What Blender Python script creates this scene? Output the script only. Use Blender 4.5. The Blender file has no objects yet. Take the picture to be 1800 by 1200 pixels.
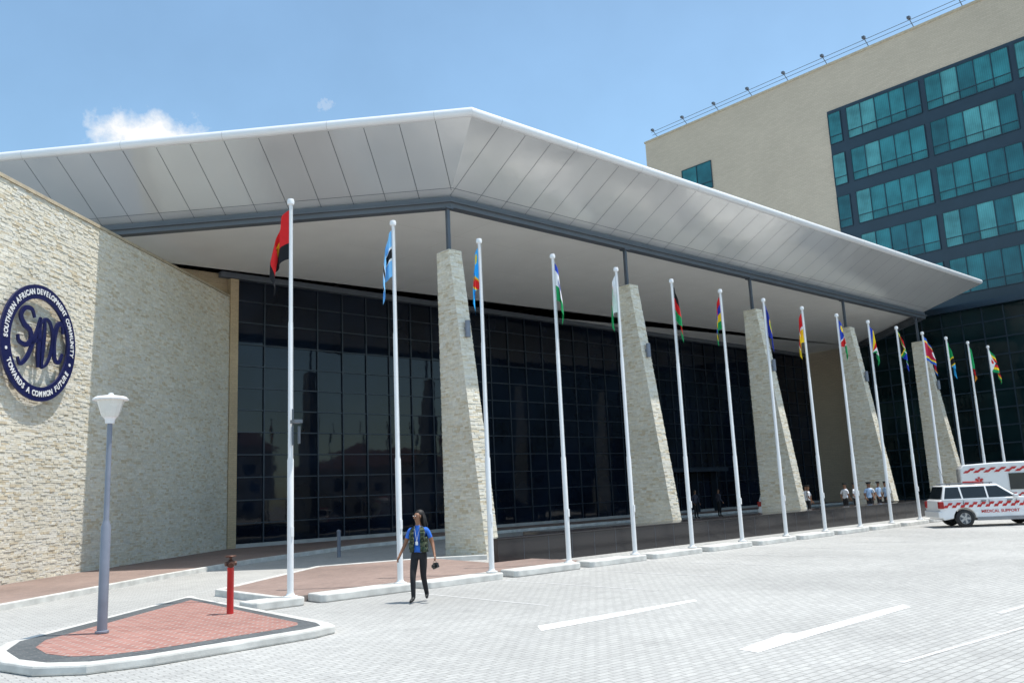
import bpy, math, random
from mathutils import Vector, Matrix, Quaternion
V=Vector
rad=math.radians
sc=bpy.context.scene
COL=sc.collection
random.seed(7)

# ------------------------------------------------------------ node helpers
def mat_new(name):
    m=bpy.data.materials.new(name); m.use_nodes=True
    nt=m.node_tree; b=nt.nodes['Principled BSDF']
    return m,nt,b
def N(nt,t,**k):
    n=nt.nodes.new(t)
    for a,v in k.items(): setattr(n,a,v)
    return n
def L(nt,a,b): nt.links.new(a,b)
def coords(nt,scale=(1,1,1),rot=(0,0,0)):
    tc=N(nt,'ShaderNodeTexCoord'); mp=N(nt,'ShaderNodeMapping')
    mp.inputs['Scale'].default_value=scale; mp.inputs['Rotation'].default_value=rot
    L(nt,tc.outputs['Object'],mp.inputs['Vector']); return mp.outputs['Vector']
def noise(nt,vec,scale,detail=4,rough=.55):
    n=N(nt,'ShaderNodeTexNoise'); n.inputs['Scale'].default_value=scale
    n.inputs['Detail'].default_value=detail; n.inputs['Roughness'].default_value=rough
    L(nt,vec,n.inputs['Vector']); return n.outputs['Fac']
def maprange(nt,val,a,b,c,d):
    n=N(nt,'ShaderNodeMapRange')
    for i,x in zip((1,2,3,4),(a,b,c,d)): n.inputs[i].default_value=x
    L(nt,val,n.inputs[0]); return n.outputs[0]
def mixc(nt,fac,A,B,blend='MIX'):
    n=N(nt,'ShaderNodeMix',data_type='RGBA',blend_type=blend)
    for s,x in ((n.inputs[0],fac),(n.inputs[6],A),(n.inputs[7],B)):
        if isinstance(x,(int,float)): s.default_value=x
        elif isinstance(x,tuple): s.default_value=(*x,1) if len(x)==3 else x
        else: L(nt,x,s)
    return n.outputs[2]
def bump(nt,b,h,strength=.3,dist=.02):
    n=N(nt,'ShaderNodeBump'); n.inputs['Strength'].default_value=strength; n.inputs['Distance'].default_value=dist
    L(nt,h,n.inputs['Height']); L(nt,n.outputs[0],b.inputs['Normal'])
def plain(name,c,rough=.6,metal=0.,var=.12,scale=3.,bmp=0.,bscale=40,spec=.5,emis=None):
    m,nt,b=mat_new(name); v=coords(nt)
    n=noise(nt,v,scale,5)
    f=maprange(nt,n,.3,.7,1-var,1+var)
    x=mixc(nt,1.0,c,f,'MULTIPLY')
    L(nt,x,b.inputs['Base Color'])
    b.inputs['Metallic'].default_value=metal; b.inputs['Specular IOR Level'].default_value=spec
    n2=noise(nt,v,scale*4,3); L(nt,maprange(nt,n2,.3,.7,max(0,rough-.06),min(1,rough+.06)),b.inputs['Roughness'])
    if bmp: bump(nt,b,noise(nt,v,bscale,4),bmp,.01)
    return m
def attrmat(name,rough=.8,bmp=.5,bscale=25,var=.15,spec=.3):
    m,nt,b=mat_new(name); v=coords(nt)
    at=N(nt,'ShaderNodeAttribute',attribute_name='Col')
    n=noise(nt,v,9,5); f=maprange(nt,n,.3,.7,1-var,1+var)
    big=maprange(nt,noise(nt,v,.35,3),.35,.65,.93,1.05)
    x=mixc(nt,1.0,at.outputs['Color'],f,'MULTIPLY'); x=mixc(nt,1.0,x,big,'MULTIPLY')
    L(nt,x,b.inputs['Base Color']); b.inputs['Roughness'].default_value=rough
    b.inputs['Specular IOR Level'].default_value=spec
    if bmp: bump(nt,b,noise(nt,v,bscale,6,.65),bmp,.02)
    return m
def brickmat(name,c1,c2,mc,bw,rh,ms,axis='xy',rough=.85,bstr=.4,rot=0,patch=.12,freq=2,stain=0):
    m,nt,b=mat_new(name)
    tc=N(nt,'ShaderNodeTexCoord')
    v=tc.outputs['Object']
    if axis!='xy':
        s=N(nt,'ShaderNodeSeparateXYZ'); L(nt,v,s.inputs[0]); c=N(nt,'ShaderNodeCombineXYZ')
        ad=N(nt,'ShaderNodeMath',operation='ADD'); L(nt,s.outputs[0],ad.inputs[0]); L(nt,s.outputs[1],ad.inputs[1]); L(nt,ad.outputs[0],c.inputs[0])
        L(nt,s.outputs[2],c.inputs[1]); v=c.outputs[0]
    mp=N(nt,'ShaderNodeMapping'); mp.inputs['Rotation'].default_value=(0,0,rot); L(nt,v,mp.inputs[0]); vv=mp.outputs[0]
    br=N(nt,'ShaderNodeTexBrick'); br.offset_frequency=freq
    br.inputs['Scale'].default_value=1; br.inputs['Brick Width'].default_value=bw; br.inputs['Row Height'].default_value=rh
    br.inputs['Mortar Size'].default_value=ms; br.inputs['Mortar Smooth'].default_value=.2
    br.inputs['Color1'].default_value=(*c1,1); br.inputs['Color2'].default_value=(*c2,1); br.inputs['Mortar'].default_value=(*mc,1)
    L(nt,vv,br.inputs['Vector'])
    f=maprange(nt,noise(nt,vv,.25,5,.6),.3,.7,1-patch,1+patch)
    f2=maprange(nt,noise(nt,vv,14,4,.6),.3,.7,.9,1.1)
    x=mixc(nt,1.0,br.outputs['Color'],f,'MULTIPLY'); x=mixc(nt,1.0,x,f2,'MULTIPLY')
    if stain:
        st=noise(nt,vv,1.3,6,.7); x=mixc(nt,1.0,x,maprange(nt,st,.56,.72,1,1-stain),'MULTIPLY')
        st2=noise(nt,vv,.09,5,.65); x=mixc(nt,1.0,x,maprange(nt,st2,.40,.62,.92,1.05),'MULTIPLY')
    L(nt,x,b.inputs['Base Color']); b.inputs['Roughness'].default_value=rough
    if bstr:
        inv=N(nt,'ShaderNodeMath',operation='SUBTRACT'); inv.inputs[0].default_value=1; L(nt,br.outputs['Fac'],inv.inputs[1])
        ad=N(nt,'ShaderNodeMath',operation='MULTIPLY_ADD'); L(nt,noise(nt,vv,30,4),ad.inputs[0]); ad.inputs[1].default_value=.4; L(nt,inv.outputs[0],ad.inputs[2])
        bump(nt,b,ad.outputs[0],bstr,.012)
    return m

# ------------------------------------------------------------ mesh builder
class MB:
    def __init__(s): s.v=[];s.f=[];s.m=[];s.c=[]
    def face(s,pts,m=0,c=(1,1,1)):
        i=len(s.v); s.v+= [tuple(p) for p in pts]; s.f.append(tuple(range(i,i+len(pts)))); s.m.append(m); s.c.append(c)
    def poly(s,vs,fs,m=0,c=(1,1,1)):
        i=len(s.v); s.v+=[tuple(p) for p in vs]
        for f in fs: s.f.append(tuple(i+k for k in f)); s.m.append(m); s.c.append(c)
    def box(s,a,b,m=0,c=(1,1,1),T=None):
        x0,y0,z0=a;x1,y1,z1=b
        if x0>x1:x0,x1=x1,x0
        if y0>y1:y0,y1=y1,y0
        if z0>z1:z0,z1=z1,z0
        vs=[V(q) for q in ((x0,y0,z0),(x1,y0,z0),(x1,y1,z0),(x0,y1,z0),(x0,y0,z1),(x1,y0,z1),(x1,y1,z1),(x0,y1,z1))]
        if T: vs=[T@q for q in vs]
        s.poly(vs,[(0,3,2,1),(4,5,6,7),(0,1,5,4),(1,2,6,5),(2,3,7,6),(3,0,4,7)],m,c)
    def tube(s,p0,p1,r0,r1=None,n=12,m=0,c=(1,1,1),cap=True):
        r1=r0 if r1 is None else r1; p0=V(p0);p1=V(p1); d=(p1-p0).normalized()
        a=d.orthogonal().normalized(); b=d.cross(a)
        vs=[]
        for p,r in ((p0,r0),(p1,r1)):
            for i in range(n):
                t=2*math.pi*i/n; vs.append(p+a*math.cos(t)*r+b*math.sin(t)*r)
        fs=[(i,(i+1)%n,n+(i+1)%n,n+i) for i in range(n)]
        if cap: fs+=[tuple(range(n-1,-1,-1)),tuple(range(n,2*n))]
        s.poly(vs,fs,m,c)
    def lathe(s,prof,n=20,m=0,c=(1,1,1),T=None,mm=None):
        vs=[]
        for r,z in prof:
            for i in range(n):
                t=2*math.pi*(i+.5)/n; q=V((r*math.cos(t),r*math.sin(t),z)); vs.append(T@q if T else q)
        i0=len(s.v); s.v+=[tuple(q) for q in vs]
        for k in range(len(prof)-1):
            for i in range(n):
                s.f.append((i0+k*n+i,i0+k*n+(i+1)%n,i0+(k+1)*n+(i+1)%n,i0+(k+1)*n+i)); s.m.append(mm[k] if mm else m); s.c.append(c)
    def prism(s,pts,z0,z1,m=0,mt=None,c=(1,1,1)):
        n=len(pts); vs=[(x,y,z0) for x,y in pts]+[(x,y,z1) for x,y in pts]
        s.poly(vs,[(i,(i+1)%n,n+(i+1)%n,n+i) for i in range(n)]+[tuple(range(n,2*n)),tuple(range(n-1,-1,-1))],m,c)
    def obj(s,name,mats,parent=None,loc=(0,0,0),smooth=False,bevel=0,sharp=40,**props):
        me=bpy.data.meshes.new(name); me.from_pydata(s.v,[],s.f)
        for mt in (mats if isinstance(mats,(list,tuple)) else [mats]): me.materials.append(mt)
        me.polygons.foreach_set('material_index',s.m)
        if any(c!=(1,1,1) for c in s.c):
            at=me.color_attributes.new('Col','FLOAT_COLOR','CORNER'); buf=[]
            for f,c in zip(s.f,s.c): buf+=list((*c,1))*len(f)
            at.data.foreach_set('color',buf)
        me.validate(); me.update()
        o=bpy.data.objects.new(name,me); COL.objects.link(o)
        o.location=loc
        if parent: o.parent=parent
        if smooth:
            me.polygons.foreach_set('use_smooth',[True]*len(me.polygons))
            me.set_sharp_from_angle(angle=rad(sharp))
        if bevel:
            w=o.modifiers.new('w','WELD'); w.merge_threshold=.0005
            b=o.modifiers.new('b','BEVEL'); b.width=bevel; b.segments=2; b.limit_method='ANGLE'; b.angle_limit=rad(35)
        for k,v in props.items(): o[k]=v
        return o
def empty(name,loc,label,category,rotz=0,group=None):
    o=bpy.data.objects.new(name,None); COL.objects.link(o); o.location=loc; o.rotation_euler=(0,0,rotz); o.empty_display_size=.2
    o['label']=label;o['category']=category
    if group:o['group']=group
    return o
def copy_thing(src,loc,rotz=None,label=None):
    e=src.copy(); COL.objects.link(e); e.location=loc
    if rotz is not None: e.rotation_euler=(0,0,rotz)
    if label: e['label']=label
    def rec(a,b):
        for ch in [c for c in bpy.data.objects if c.parent==a]:
            k=ch.copy(); COL.objects.link(k); k.parent=b; k.matrix_parent_inverse=ch.matrix_parent_inverse; rec(ch,k)
    rec(src,e)
    return e
def text_geo(body,size,extrude=.01,offset=.0):
    cu=bpy.data.curves.new('t','FONT'); cu.body=body; cu.size=size; cu.extrude=extrude; cu.offset=offset
    cu.align_x='CENTER'; cu.align_y='CENTER'; cu.resolution_u=4
    o=bpy.data.objects.new('t',cu); COL.objects.link(o)
    dg=bpy.context.evaluated_depsgraph_get(); dg.update()
    me=bpy.data.meshes.new_from_object(o.evaluated_get(dg))
    vs=[v.co.copy() for v in me.vertices]; fs=[tuple(p.vertices) for p in me.polygons]
    bpy.data.objects.remove(o); bpy.data.meshes.remove(me); bpy.data.curves.remove(cu)
    return vs,fs

# ------------------------------------------------------------ camera frame
A=rad(41.9);P=rad(10.13);RR=rad(2.6)
h=V((math.sin(A),math.cos(A),0)); F=h*math.cos(P)+V((0,0,math.sin(P)))
R0=V((math.cos(A),-math.sin(A),0)); U0=R0.cross(F)
Rv=math.cos(RR)*R0-math.sin(RR)*U0; Uv=math.sin(RR)*R0+math.cos(RR)*U0
cam=bpy.data.cameras.new('camera'); cam.sensor_width=36; cam.lens=30.0; cam.clip_end=3000; cam.clip_start=.1
co=bpy.data.objects.new('camera',cam); COL.objects.link(co)
M=Matrix((Rv,Uv,-F)).transposed().to_4x4(); M.translation=V((0,0,2)); co.matrix_world=M
sc.camera=co

# ------------------------------------------------------------ light and sky
SAZ,SEL=rad(134),rad(72)
sd=V((math.sin(SAZ)*math.cos(SEL),math.cos(SAZ)*math.cos(SEL),math.sin(SEL)))
sl=bpy.data.lights.new('sun','SUN'); sl.energy=5.0; sl.angle=rad(.5); sl.color=(1,.965,.905)
so=bpy.data.objects.new('sun',sl); COL.objects.link(so); so.rotation_euler=sd.to_track_quat('Z','Y').to_euler(); so.location=(0,0,60)
w=bpy.data.worlds.new('World'); sc.world=w; w.use_nodes=True; nt=w.node_tree; nt.nodes.clear()
out=N(nt,'ShaderNodeOutputWorld'); bg=N(nt,'ShaderNodeBackground'); bg.inputs[1].default_value=.15
sk=N(nt,'ShaderNodeTexSky',sky_type='NISHITA'); sk.sun_disc=False; sk.sun_elevation=SEL; sk.sun_rotation=SAZ
sk.air_density=1.0; sk.dust_density=1.8; sk.ozone_density=1.2; sk.altitude=1000
tc=N(nt,'ShaderNodeTexCoord'); gen=tc.outputs['Generated']
color=mixc(nt,1.0,sk.outputs[0],(1.5,1.66,1.5),'MULTIPLY')
color=mixc(nt,1.0,color,maprange(nt,noise(nt,gen,3.0,5,.6),.35,.7,.97,1.10),'MULTIPLY')
def dirv(az,el): az=rad(az);el=rad(el); return V((math.sin(az)*math.cos(el),math.cos(az)*math.cos(el),math.sin(el)))
nz=noise(nt,gen,30,8,.62)
def cloud(color,az,el,r,zs,amp,val,dens):
    s=N(nt,'ShaderNodeVectorMath',operation='SUBTRACT'); L(nt,gen,s.inputs[0]); s.inputs[1].default_value=dirv(az,el)
    m=N(nt,'ShaderNodeVectorMath',operation='MULTIPLY'); L(nt,s.outputs[0],m.inputs[0]); m.inputs[1].default_value=(1,1,zs)
    l=N(nt,'ShaderNodeVectorMath',operation='LENGTH'); L(nt,m.outputs[0],l.inputs[0])
    a=N(nt,'ShaderNodeMath',operation='MULTIPLY_ADD'); L(nt,nz,a.inputs[0]); a.inputs[1].default_value=-amp; L(nt,l.outputs['Value'],a.inputs[2])
    f=maprange(nt,a.outputs[0],r-amp*.5,r*.45-amp*.5,0,dens)
    return mixc(nt,f,color,val)
color=cloud(color,22.0,22.0,.06,2.8,.11,(6.3,6.4,6.4),.55)
color=cloud(color,18.3,22.5,.064,2.0,.11,(6.8,6.85,6.85),1.0)
nz=noise(nt,gen,70,8,.7)
color=cloud(color,29.4,25.5,.010,1.4,.07,(6.2,6.3,6.4),.22)
nz=noise(nt,gen,9,8,.6)
for az,el,r in ((150,40,.2),(200,55,.25),(250,30,.2),(120,25,.16),(80,50,.12)):
    color=cloud(color,az,el,r,1.8,.35,(6.3,6.4,6.5),.8)
L(nt,color,bg.inputs[0]); L(nt,bg.outputs[0],out.inputs[0])
sc.view_settings.view_transform='Standard'; sc.view_settings.look='None'; sc.view_settings.exposure=0; sc.view_settings.gamma=1

# ------------------------------------------------------------ materials
M_pave=brickmat('block_paving',(.465,.46,.44),(.405,.40,.385),(.27,.265,.25),.22,.11,.009,rot=rad(2),patch=.09,bstr=.35,stain=.16)
M_red=brickmat('red_brick_paving',(.29,.11,.085),(.38,.17,.135),(.36,.29,.26),.24,.12,.015,rot=rad(45),patch=.12)
M_brownpave=brickmat('brown_brick_paving',(.24,.165,.14),(.30,.21,.175),(.24,.20,.18),.22,.11,.01,rot=0,patch=.2)
M_darkpave=brickmat('charcoal_paving',(.07,.08,.085),(.10,.11,.115),(.13,.13,.13),.22,.11,.01,rot=0,patch=.2)
M_kerb=plain('kerb_concrete',(.58,.57,.535),.85,var=.2,scale=3,bmp=.3)
M_conc=plain('concrete',(.42,.41,.39),.85,var=.15,scale=2,bmp=.3)
M_stone=attrmat('split_stone',.88,.5,40,.10)
M_stoneback=plain('stone_mortar',(.46,.42,.33),.95,var=.2)
M_cap=plain('stone_coping',(.46,.39,.28),.85,var=.15,scale=4,bmp=.3)
M_brick=brickmat('tan_brick',(.545,.455,.345),(.495,.41,.31),(.43,.365,.285),.46,.15,.014,axis='sum',patch=.05,bstr=.2)
M_brick2=brickmat('tan_brick_hall',(.52,.40,.25),(.46,.35,.22),(.40,.32,.22),.3,.1,.012,axis='sum',patch=.1,bstr=.4)
M_white=plain('white_paint',(.8,.8,.8),.35,var=.03)
M_ceil=plain('white_soffit_board',(.87,.86,.83),.7,var=.03,scale=.6)
M_pole=plain('pole_white',(.76,.76,.76),.35,var=.06,scale=1.5)
M_steel=plain('grey_steel',(.10,.115,.14),.45,var=.1,metal=.2)
M_beam=plain('beam_slate',(.105,.12,.14),.5,var=.08,scale=1)
M_mull=plain('mullion',(.028,.04,.058),.35,var=.1,metal=.2)
M_granite=plain('black_granite',(.03,.028,.03),.14,var=.4,scale=60)
M_black=plain('black_rubber',(.015,.015,.016),.7,var=.15)
M_darkglass=plain('car_glass',(.02,.025,.028),.08,var=.1)
M_paint=plain('road_paint',(.80,.80,.78),.7,var=.12,scale=6)
M_redp=plain('red_paint',(.50,.02,.02),.35,var=.1)
M_bronze=plain('bronze_valve',(.10,.045,.03),.5,metal=.4,var=.2)
M_navy=plain('navy_enamel',(.010,.014,.075),.35,var=.08)
M_lampglass=plain('opal_lens',(.72,.71,.66),.25,var=.04)
M_lamppost=plain('lamp_post_grey',(.20,.22,.27),.45,var=.12,scale=3,metal=.1)
def soffit():
    m,nt,b=mat_new('aluminium_panel'); v=coords(nt)
    n=noise(nt,v,.35,1,.5)
    L(nt,mixc(nt,maprange(nt,n,.3,.7,0,1),(.78,.79,.81),(.84,.85,.87)),b.inputs['Base Color'])
    b.inputs['Metallic'].default_value=.5
    L(nt,maprange(nt,noise(nt,coords(nt,(.3,.3,.3)),1.6,2,.5),.35,.65,.13,.26),b.inputs['Roughness'])
    bump(nt,b,noise(nt,v,.6,3,.45),.28,.06)
    return m
M_soff=soffit()
M_lip=plain('aluminium_lip',(.76,.765,.785),.42,metal=.1,var=.02,scale=.8)
def glassmat(name,c,rough=.03,wob=.02,ior=1.5):
    m,nt,b=mat_new(name); v=coords(nt)
    f=maprange(nt,noise(nt,v,.3,3),.35,.65,.6,1.5)
    L(nt,mixc(nt,1.0,c,f,'MULTIPLY'),b.inputs['Base Color'])
    b.inputs['Roughness'].default_value=rough; b.inputs['IOR'].default_value=ior
    bump(nt,b,noise(nt,v,.9,2),wob,.05)
    return m
M_glass=glassmat('tinted_glazing',(.005,.009,.018),.03,.06,1.36)
def teal():
    m,nt,b=mat_new('teal_glazing')
    tc=N(nt,'ShaderNodeTexCoord'); s=N(nt,'ShaderNodeSeparateXYZ'); L(nt,tc.outputs['Object'],s.inputs[0])
    at=N(nt,'ShaderNodeAttribute',attribute_name='Col')
    wv=N(nt,'ShaderNodeMath',operation='SINE'); ml=N(nt,'ShaderNodeMath',operation='MULTIPLY'); ml.inputs[1].default_value=42
    L(nt,s.outputs[1],ml.inputs[0]); L(nt,ml.outputs[0],wv.inputs[0])
    f=maprange(nt,wv.outputs[0],-1,1,.86,1.08)
    x=mixc(nt,1.0,at.outputs['Color'],f,'MULTIPLY')
    x=mixc(nt,1.0,x,maprange(nt,noise(nt,tc.outputs['Object'],.6,4),.3,.7,.6,1.3),'MULTIPLY')
    L(nt,x,b.inputs['Base Color']); b.inputs['Roughness'].default_value=.05; b.inputs['IOR'].default_value=1.5
    return m
M_teal=teal()
M_tealframe=plain('navy_cladding',(.016,.034,.052),.35,var=.12,scale=.8)
M_lowglass=glassmat('dark_green_glazing',(.006,.018,.020),.03,.05,1.45)
M_cloth=attrmat('flag_cloth',.85,.15,120,.05)

# ------------------------------------------------------------ ground
g=MB(); g.face([(-400,-400,0),(600,-400,0),(600,700,0),(-400,700,0)]); g.obj('ground',M_pave,kind='structure')

def pave(name,pts,z,mat):
    m=MB(); m.prism(pts,-.02,z,0); return m.obj(name,[mat],kind='structure')
WD=V((.731,.682,0)).normalized(); WN=V((WD.y,-WD.x,0))
W0=V((16.8,38.8,0))
wallpav=[(-6,11.6),(-1.5,16.1),(4.2,21.9),(9.2,26.3),(13.5,29.6),(20,33.2),(30,35.2),(70,35.6),(70,38.9),(16.9,38.9),(-9,14.6)]
pave('pavement',wallpav,.13,M_brownpave)
def strip(path,wd,z0,z1,name,mat,side=1,**pr):
    m=MB(); pts=[V((x,y,0)) for x,y in path]; offs=[]
    for i,p in enumerate(pts):
        ns=[]
        if i>0: d=(p-pts[i-1]).normalized(); ns.append(V((d.y,-d.x,0)))
        if i<len(pts)-1: d=(pts[i+1]-p).normalized(); ns.append(V((d.y,-d.x,0)))
        n=ns[0] if len(ns)==1 else (ns[0]+ns[1])/(1+ns[0].dot(ns[1]))
        offs.append(p+n*wd*side)
    for i in range(len(pts)-1):
        a,b,c,d=pts[i],pts[i+1],offs[i+1],offs[i]
        q=[V((k.x,k.y,z)) for z in (z0,z1) for k in (a,b,c,d)]
        m.poly(q,[(4,5,6,7),(0,1,5,4),(2,3,7,6),(1,2,6,5),(3,0,4,7)])
    o=m.obj(name,mat,bevel=.02,**pr); return o
strip(wallpav[:8],.16,-.01,.15,'kerb',M_kerb,1,kind='structure')
isl=[(8.3,19.9),(8.35,16.72),(17.4,16.72),(17.4,18.95),(15.9,18.97),(16.4,22.6),(13.0,23.6)]
pave('pavement',isl,.13,M_brownpave)
strip([(17.9,21.6),(16.4,22.75),(13.0,23.75),(8.3,19.9),(8.3,16.5)],.15,-.01,.15,'kerb',M_kerb,-1,kind='structure')

# kerb blocks below the poles
PU=[8.4+2.66*k for k in range(16)]; PV=16.4
kb=MB(); kb.prism([(-2.12,-.22),(-2.02,-.30),(.12,-.30),(.2,-.22),(.2,.30),(-2.12,.30)],0,.17)
k0=kb.obj('kerb_block',M_kerb,loc=(PU[1],PV,0),bevel=.03,label='white concrete kerb block at a flagpole foot',category='kerb',group='kerb blocks along the flagpole row')
kr=random.Random(8)
for k in range(2,16):
    o=k0.copy(); COL.objects.link(o); o.location=(PU[k]+kr.uniform(-.03,.03),PV+kr.uniform(-.02,.02),kr.uniform(-.02,0)); o.rotation_euler=(0,0,kr.uniform(-.008,.008))
kb=MB(); kb.prism([(-.95,-.18),(-.85,-.30),(.12,-.30),(.2,-.22),(.2,.30),(-.95,.30)],0,.17)
kb.obj('kerb_block',M_kerb,loc=(PU[0],PV,0),bevel=.03,label='short white kerb block under the first flagpole',category='kerb',group='kerb blocks along the flagpole row')

# painted markings
def flat(name,pts,z,mat,**p):
    m=MB(); m.face([(x,y,z) for x,y in pts]); return m.obj(name,mat,kind='structure',**p)
M_worn=plain('worn_paint',(.55,.545,.53),.8,var=.2,scale=8)
flat('road_marking',[(8.95,9.62),(9.25,10.02),(12.9,9.80),(12.75,9.62),(10.4,9.60)],.004,M_paint)
flat('road_marking',[(9.25,6.15),(9.3,6.45),(10.6,6.62),(10.65,6.48),(13.9,6.50),(13.7,6.28),(10.6,6.22)],.004,M_paint)
flat('road_marking',[(9.6,4.55),(9.6,4.62),(14,4.24),(14,4.17)],.004,M_worn)
flat('road_marking',[(13.6,4.95),(13.7,5.05),(17.5,4.86),(17.5,4.78)],.004,M_worn)
for k in range(1,16):
    u=PU[k]-.1
    flat('road_marking',[(u,11.6),(u+.07,11.6),(u+.07,16.0),(u,16.0)],.004,M_worn)

# ------------------------------------------------------------ stone cladding
def clad(mb,o,dx,dz,n,zmax,xr,rng,ch=.062,dep=.022,lmin=.10,lmax=.36,z0=0):
    o=V(o);dx=V(dx);dz=V(dz);n=V(n)
    z=z0
    while z<zmax-.01:
        hgt=min(ch*rng.uniform(.65,1.35),zmax-z); xa,xb=xr(z+hgt/2); x=xa
        while x<xb-.001:
            ln=rng.uniform(lmin,lmax)
            if xb-(x+ln)<lmin*.7: ln=xb-x
            d=rng.random()**1.5*dep+.006; t=rng.uniform(-.006,.006)
            tone=rng.random(); br=rng.uniform(.93,1.06)
            c=(.735,.68,.56) if tone<.55 else ((.765,.73,.64) if tone<.88 else (.65,.56,.41))
            c=tuple(k*br for k in c)
            g=.002
            def pt(xx,zz,dd): return o+dx*xx+dz*zz+n*dd
            q=[pt(x+g,z+g,0),pt(x+ln-g,z+g,0),pt(x+ln-g,z+hgt-g,0),pt(x+g,z+hgt-g,0),
               pt(x+g,z+g,d+t),pt(x+ln-g,z+g,d-t),pt(x+ln-g,z+hgt-g,d-t*.5),pt(x+g,z+hgt-g,d+t*.5)]
            mb.poly(q,[(4,5,6,7),(0,1,5,4),(1,2,6,5),(2,3,7,6),(3,0,4,7)],0,c)
            x+=ln
        z+=hgt

WH=12.0; WL=20
we=empty('stone_wall',tuple(W0-WD*WL),'tall split-face cream stone wall beside the glass hall','wall')
rng=random.Random(3)
m=MB(); clad(m,(0,0,0),WD,(0,0,1),WN,WH-.12,lambda z:(0,WL),rng)
m.obj('stone_cladding',M_stone,we)
m=MB()
a=V((0,0,0)); b=WD*WL
def wallbox(mb,a,b,n,t0,t1,z0,z1,mat=0):
    q=[a+n*t0,b+n*t0,b+n*t1,a+n*t1]
    vs=[V((p.x,p.y,z)) for z in (z0,z1) for p in q]
    mb.poly(vs,[(0,1,2,3),(4,5,6,7),(0,1,5,4),(1,2,6,5),(2,3,7,6),(3,0,4,7)],mat)
wallbox(m,a,b,WN,-.6,-.001,0,WH-.12); m.obj('wall_core',M_stoneback,we)
m=MB(); wallbox(m,a,b,WN,-.64,.045,WH-.12,WH); m.obj('coping',M_cap,we,bevel=.015)

# emblem on the stone wall
EC=V((6.3,28.8,7.2))
em=empty('emblem_sign',tuple(EC+WN*.02),'round navy ring emblem with white lettering on stone wall','sign')
def wp(x,y,d=0): return WD*x+V((0,0,y))+WN*d
def ring(ri,ro,d0,d1,n=72):
    mb=MB(); vs=[]
    for i in range(n):
        t=2*math.pi*i/n; c,s=math.cos(t),math.sin(t)
        vs+=[wp(ri*c,ri*s,d0),wp(ro*c,ro*s,d0),wp(ro*c,ro*s,d1),wp(ri*c,ri*s,d1)]
    fs=[]
    for i in range(n):
        j=(i+1)%n
        for k in range(4): fs.append((4*i+k,4*j+k,4*j+(k+1)%4,4*i+(k+1)%4))
    mb.poly(vs,fs); return mb
ring(1.36,1.79,.02,.085).obj('ring',M_navy,em)
def arc_text(body,rc,a0,a1,up,size):
    lt=MB()
    wdt={'I':.5,' ':.62,'M':1.2,'W':1.25,'A':1.0,'.':.5}
    ws=[wdt.get(ch,.95) for ch in body]; tot=sum(ws); acc=0
    for ch,wq in zip(body,ws):
        t=a0+(a1-a0)*(acc+wq/2)/tot; acc+=wq
        if ch==' ': continue
        vs,fs=text_geo(ch,size,.006,.007)
        ph=t-math.pi/2 if up else t+math.pi/2
        vv=[]
        for q in vs:
            qx=q.x*.86
            x=qx*math.cos(ph)-q.y*math.sin(ph)+rc*math.cos(t); y=qx*math.sin(ph)+q.y*math.cos(ph)+rc*math.sin(t)
            vv.append(wp(x,y,.097+q.z))
        lt.poly(vv,fs)
    lt.obj('lettering',M_white,em)
arc_text('SOUTHERN AFRICAN DEVELOPMENT COMMUNITY',1.575,rad(184),rad(-8),True,.235)
arc_text('TOWARDS A COMMON FUTURE',1.575,rad(205),rad(333),False,.235)
for t in (194.5,-17.5):
    lt=MB(); c=wp(1.575*math.cos(rad(t)),1.575*math.sin(rad(t)),.087); lt.tube(c,c+WN*.01,.05,n=12); lt.obj('bullet',M_white,em)
mg=MB()
def stroke(pts,wd):
    pts=[(x*.93,y*.95) for x,y in pts]; wd*=1.0
    P_=[V((*p,0)) for p in pts]; P_=[P_[0]*2-P_[1]]+P_+[P_[-1]*2-P_[-2]]
    out=[]
    for i in range(1,len(P_)-2):
        for k in range(8):
            t=k/8; a,b,c,d=P_[i-1:i+3]
            out.append(.5*((2*b)+(c-a)*t+(2*a-5*b+4*c-d)*t*t+(3*b-a-3*c+d)*t**3))
    out.append(P_[-2]); K=len(out)
    vs=[]
    for i,p in enumerate(out):
        d=(out[min(i+1,K-1)]-out[max(i-1,0)]).normalized(); nn=V((-d.y,d.x,0)); f=i/(K-1)
        ww=wd*(.35+.65*math.sin(math.pi*(.08+.84*f)))
        for sgn,dd in ((1,.02),(-1,.02),(-1,.075),(1,.075)):
            q=p+nn*ww*sgn; vs.append(wp(q.x,q.y,dd))
    fs=[]
    for i in range(K-1):
        for k in range(4): fs.append((4*i+k,4*i+(k+1)%4,4*i+4+(k+1)%4,4*i+4+k))
    fs+=[(0,1,2,3),(4*K-1,4*K-2,4*K-3,4*K-4)]
    mg.poly(vs,fs)
# S
stroke([(-.30,.78),(-.46,1.02),(-.80,1.0),(-.98,.74),(-.80,.48),(-.50,.32),(-.44,.04),(-.66,-.16),(-1.0,-.10),(-1.08,.10)],.085)
# A
stroke([(.0,.84),(-.16,.36),(-.38,-.16),(-.60,-.56),(-.90,-.80),(-1.04,-.60)],.07)
stroke([(.0,.84),(-.02,.30),(-.04,-.30),(-.02,-.80)],.085)
stroke([(-.44,-.10),(-.18,.04),(.14,.12)],.05)
# D: stem with a full bowl closing at the foot
stroke([(.24,.78),(.22,.25),(.18,-.25),(.16,-.80)],.085)
stroke([(.06,.66),(.26,.84),(.52,.72),(.68,.30),(.62,-.22),(.42,-.62),(.16,-.80)],.06)
# C
stroke([(1.22,.50),(1.18,.76),(1.0,.82),(.84,.58),(.76,.06),(.84,-.40),(1.06,-.48),(1.25,-.18)],.085)
mg.obj('monogram',M_navy,em)

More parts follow.
